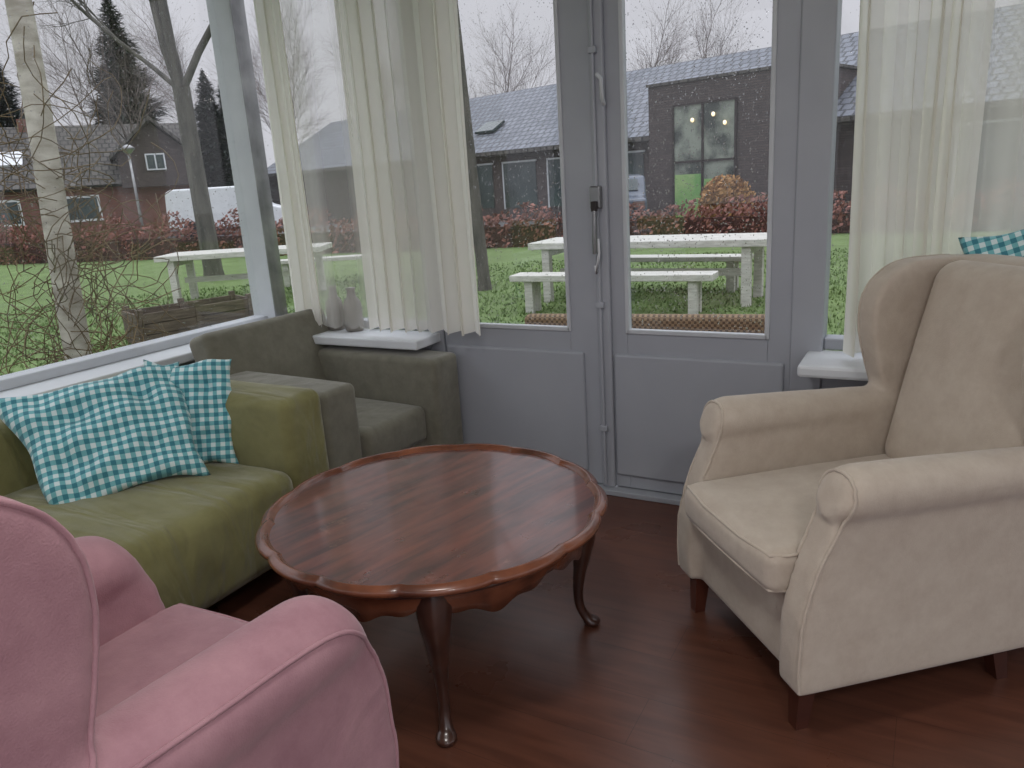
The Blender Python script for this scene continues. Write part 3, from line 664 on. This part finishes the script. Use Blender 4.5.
g=bmesh.new(); prism(g,[(3.1,3.4),(4.9,5.0),(6.7,3.4),(6.7,3.55),(4.9,5.18),(3.1,3.55)],-.8,3,axis=1); bm_obj('dormer_roof',g,'roofB',H,False)
boxes('windows',[(4.5,5.3,-.58,-.45,2.9,3.6),(-5,-3.6,-.05,.1,.9,2),(-2,-.6,-.05,.1,.9,2),(1,2.4,-.05,.1,.9,2)],'paintW',H)
boxes('window_panes',[(4.56,4.87,-.6,-.5,2.96,3.54),(4.93,5.24,-.6,-.5,2.96,3.54),(-4.9,-3.7,-.07,.0,1,1.9),(-1.9,-.7,-.07,.0,1,1.9),(1.1,2.3,-.07,0,1,1.9)],'wglass',H)
box('chimney',-.4,.4,3.1,3.9,4.6,5.5,'brickR',H)
boxes('skylight',[(-1.2,-.3,1.6,2.6,0,.12)],'paintW',H,loc=(0,-.3,2.4),rot=(math.atan2(2.8,3.8),0,0))
def vehicle(name,loc,rz,outline,W,m,win,wheels,wr):
    e=empty(name,loc,rz); bm=bmesh.new(); prism(bm,outline,-W/2,W/2,axis=1)
    o=bm_obj('body',bm,m,e,False); md=o.modifiers.new('b','BEVEL'); md.width=.08; md.segments=3; md.limit_method='ANGLE'
    for i,w in enumerate(win):
        bm=bmesh.new(); prism(bm,w,-W/2-.01,W/2+.01,axis=1); bm_obj('side_window_%d'%(i+1),bm,'wglass',e,False)
    if len(win)==2:
        boxes('rear_window',[(-.01,.01,-W/2+.2,W/2-.2,-.19,.19)],'wglass',e,loc=(-1.47,0,1.2),rot=(0,math.radians(45),0))
        boxes('tail_lights',[(-2.16,-2.1,y-.14,y+.14,.66,.80) for y in (-.66,.66)],'brickR',e)
    k=0
    for x in wheels:
        for s in (-1,1):
            k+=1; o=lathe('wheel_%d'%k,[(wr*.55,-.1),(wr,-.09),(wr,.09),(wr*.55,.1)],'tyre',e,20,(x,s*(W/2-.08),wr)); o.rotation_euler=(pi/2,0,0)
    return e
vo=[(-2.4,.3),(-2.4,1.1),(-2.35,1.85),(-2.1,1.98),(1.1,1.98),(1.75,1.15),(2.4,.95),(2.45,.3)]
vehicle('white_van',(-26.9,23.8,G0),math.atan2(.64,.77),vo,1.9,'paintW',[[(.55,1.15),(.55,1.75),(1.1,1.75),(1.55,1.15)]],(-1.5,1.5),.33)
co=[(-2.1,.3),(-2.15,.85),(-1.7,.95),(-1.2,1.42),(.3,1.45),(1.0,.98),(2.0,.85),(2.1,.3)]
cw=[[(-1.3,.97),(-1.05,1.34),(-.3,1.37),(-.3,.97)],[(-.22,.97),(-.22,1.37),(.25,1.36),(.75,.97)]]
vehicle('parked_car',(-8.0,20.4,G0),math.radians(112),co,1.75,'carb',cw,(-1.35,1.35),.31)
lp=empty('street_lamp',(-20.27,14.63,G0)); lathe('pole',[(.06,0),(.05,.1),(.04,1.5),(.03,3.0)],'metal',lp,12); lathe('lamp_head',[(.05,2.9),(.16,3.0),(.2,3.05),(.06,3.15)],'metal',lp)
# ---------------------------------------------------------------- world & lights
w=bpy.data.worlds.new('overcast'); bpy.context.scene.world=w; w.use_nodes=True; nt=w.node_tree; bg=nt.nodes['Background']
tc=N(nt,'ShaderNodeTexCoord'); sp=N(nt,'ShaderNodeSeparateXYZ'); nt.links.new(tc.outputs['Generated'],sp.inputs[0])
r=N(nt,'ShaderNodeValToRGB'); e=r.color_ramp.elements; e[0].position=0; e[0].color=(.62,.62,.67,1); e[1].position=1; e[1].color=(.96,1.0,1.08,1)
x=e.new(.30); x.color=(.70,.70,.76,1)
nt.links.new(sp.outputs[2],r.inputs[0])
mr=N(nt,'ShaderNodeMapRange'); mr.inputs[1].default_value=.3; mr.inputs[2].default_value=.9; mr.inputs[3].default_value=1.0; mr.inputs[4].default_value=2.7
nt.links.new(sp.outputs[2],mr.inputs[0]); nt.links.new(mr.outputs[0],bg.inputs[1]); nt.links.new(r.outputs[0],bg.inputs[0])
def fill_lamp(name,loc,energy,size):
    e=empty(name,loc); lathe('fill_lamp_shade',[(.02,.0),(.14,-.01),(.19,-.06),(.2,-.10),(.19,-.10),(.13,-.03),(.01,-.02)],'paintW',e)
    l=bpy.data.lights.new('bulb','AREA'); l.shape='DISK'; l.size=size; l.energy=energy; l.color=(1,.98,.96); o=bpy.data.objects.new('bulb',l); o.location=(0,0,-.12); link(o,e)  # area light inside the added fixture, for room fill
fill_lamp('added_fill_lamp',(-.8,.9,2.6),14,.38); fill_lamp('added_fill_lamp.001',(.8,-.4,2.6),20,.38)  # unseen fixtures, added to brighten the interior
# ---------------------------------------------------------------- camera
cd=bpy.data.cameras.new('camera'); cd.sensor_width=36; cd.lens=760/1024*36; cam=bpy.data.objects.new('camera',cd); link(cam)
cam.matrix_world=Matrix.Translation((0,0,1.4))@Matrix.Rotation(math.radians(29.5),4,'Z')@Matrix.Rotation(math.radians(90-15.1),4,'X')@Matrix.Rotation(math.radians(-3.7),4,'Z')
cd.clip_start=.02; cd.clip_end=300
bpy.context.scene.camera=cam
bpy.context.scene.view_settings.view_transform='Standard'
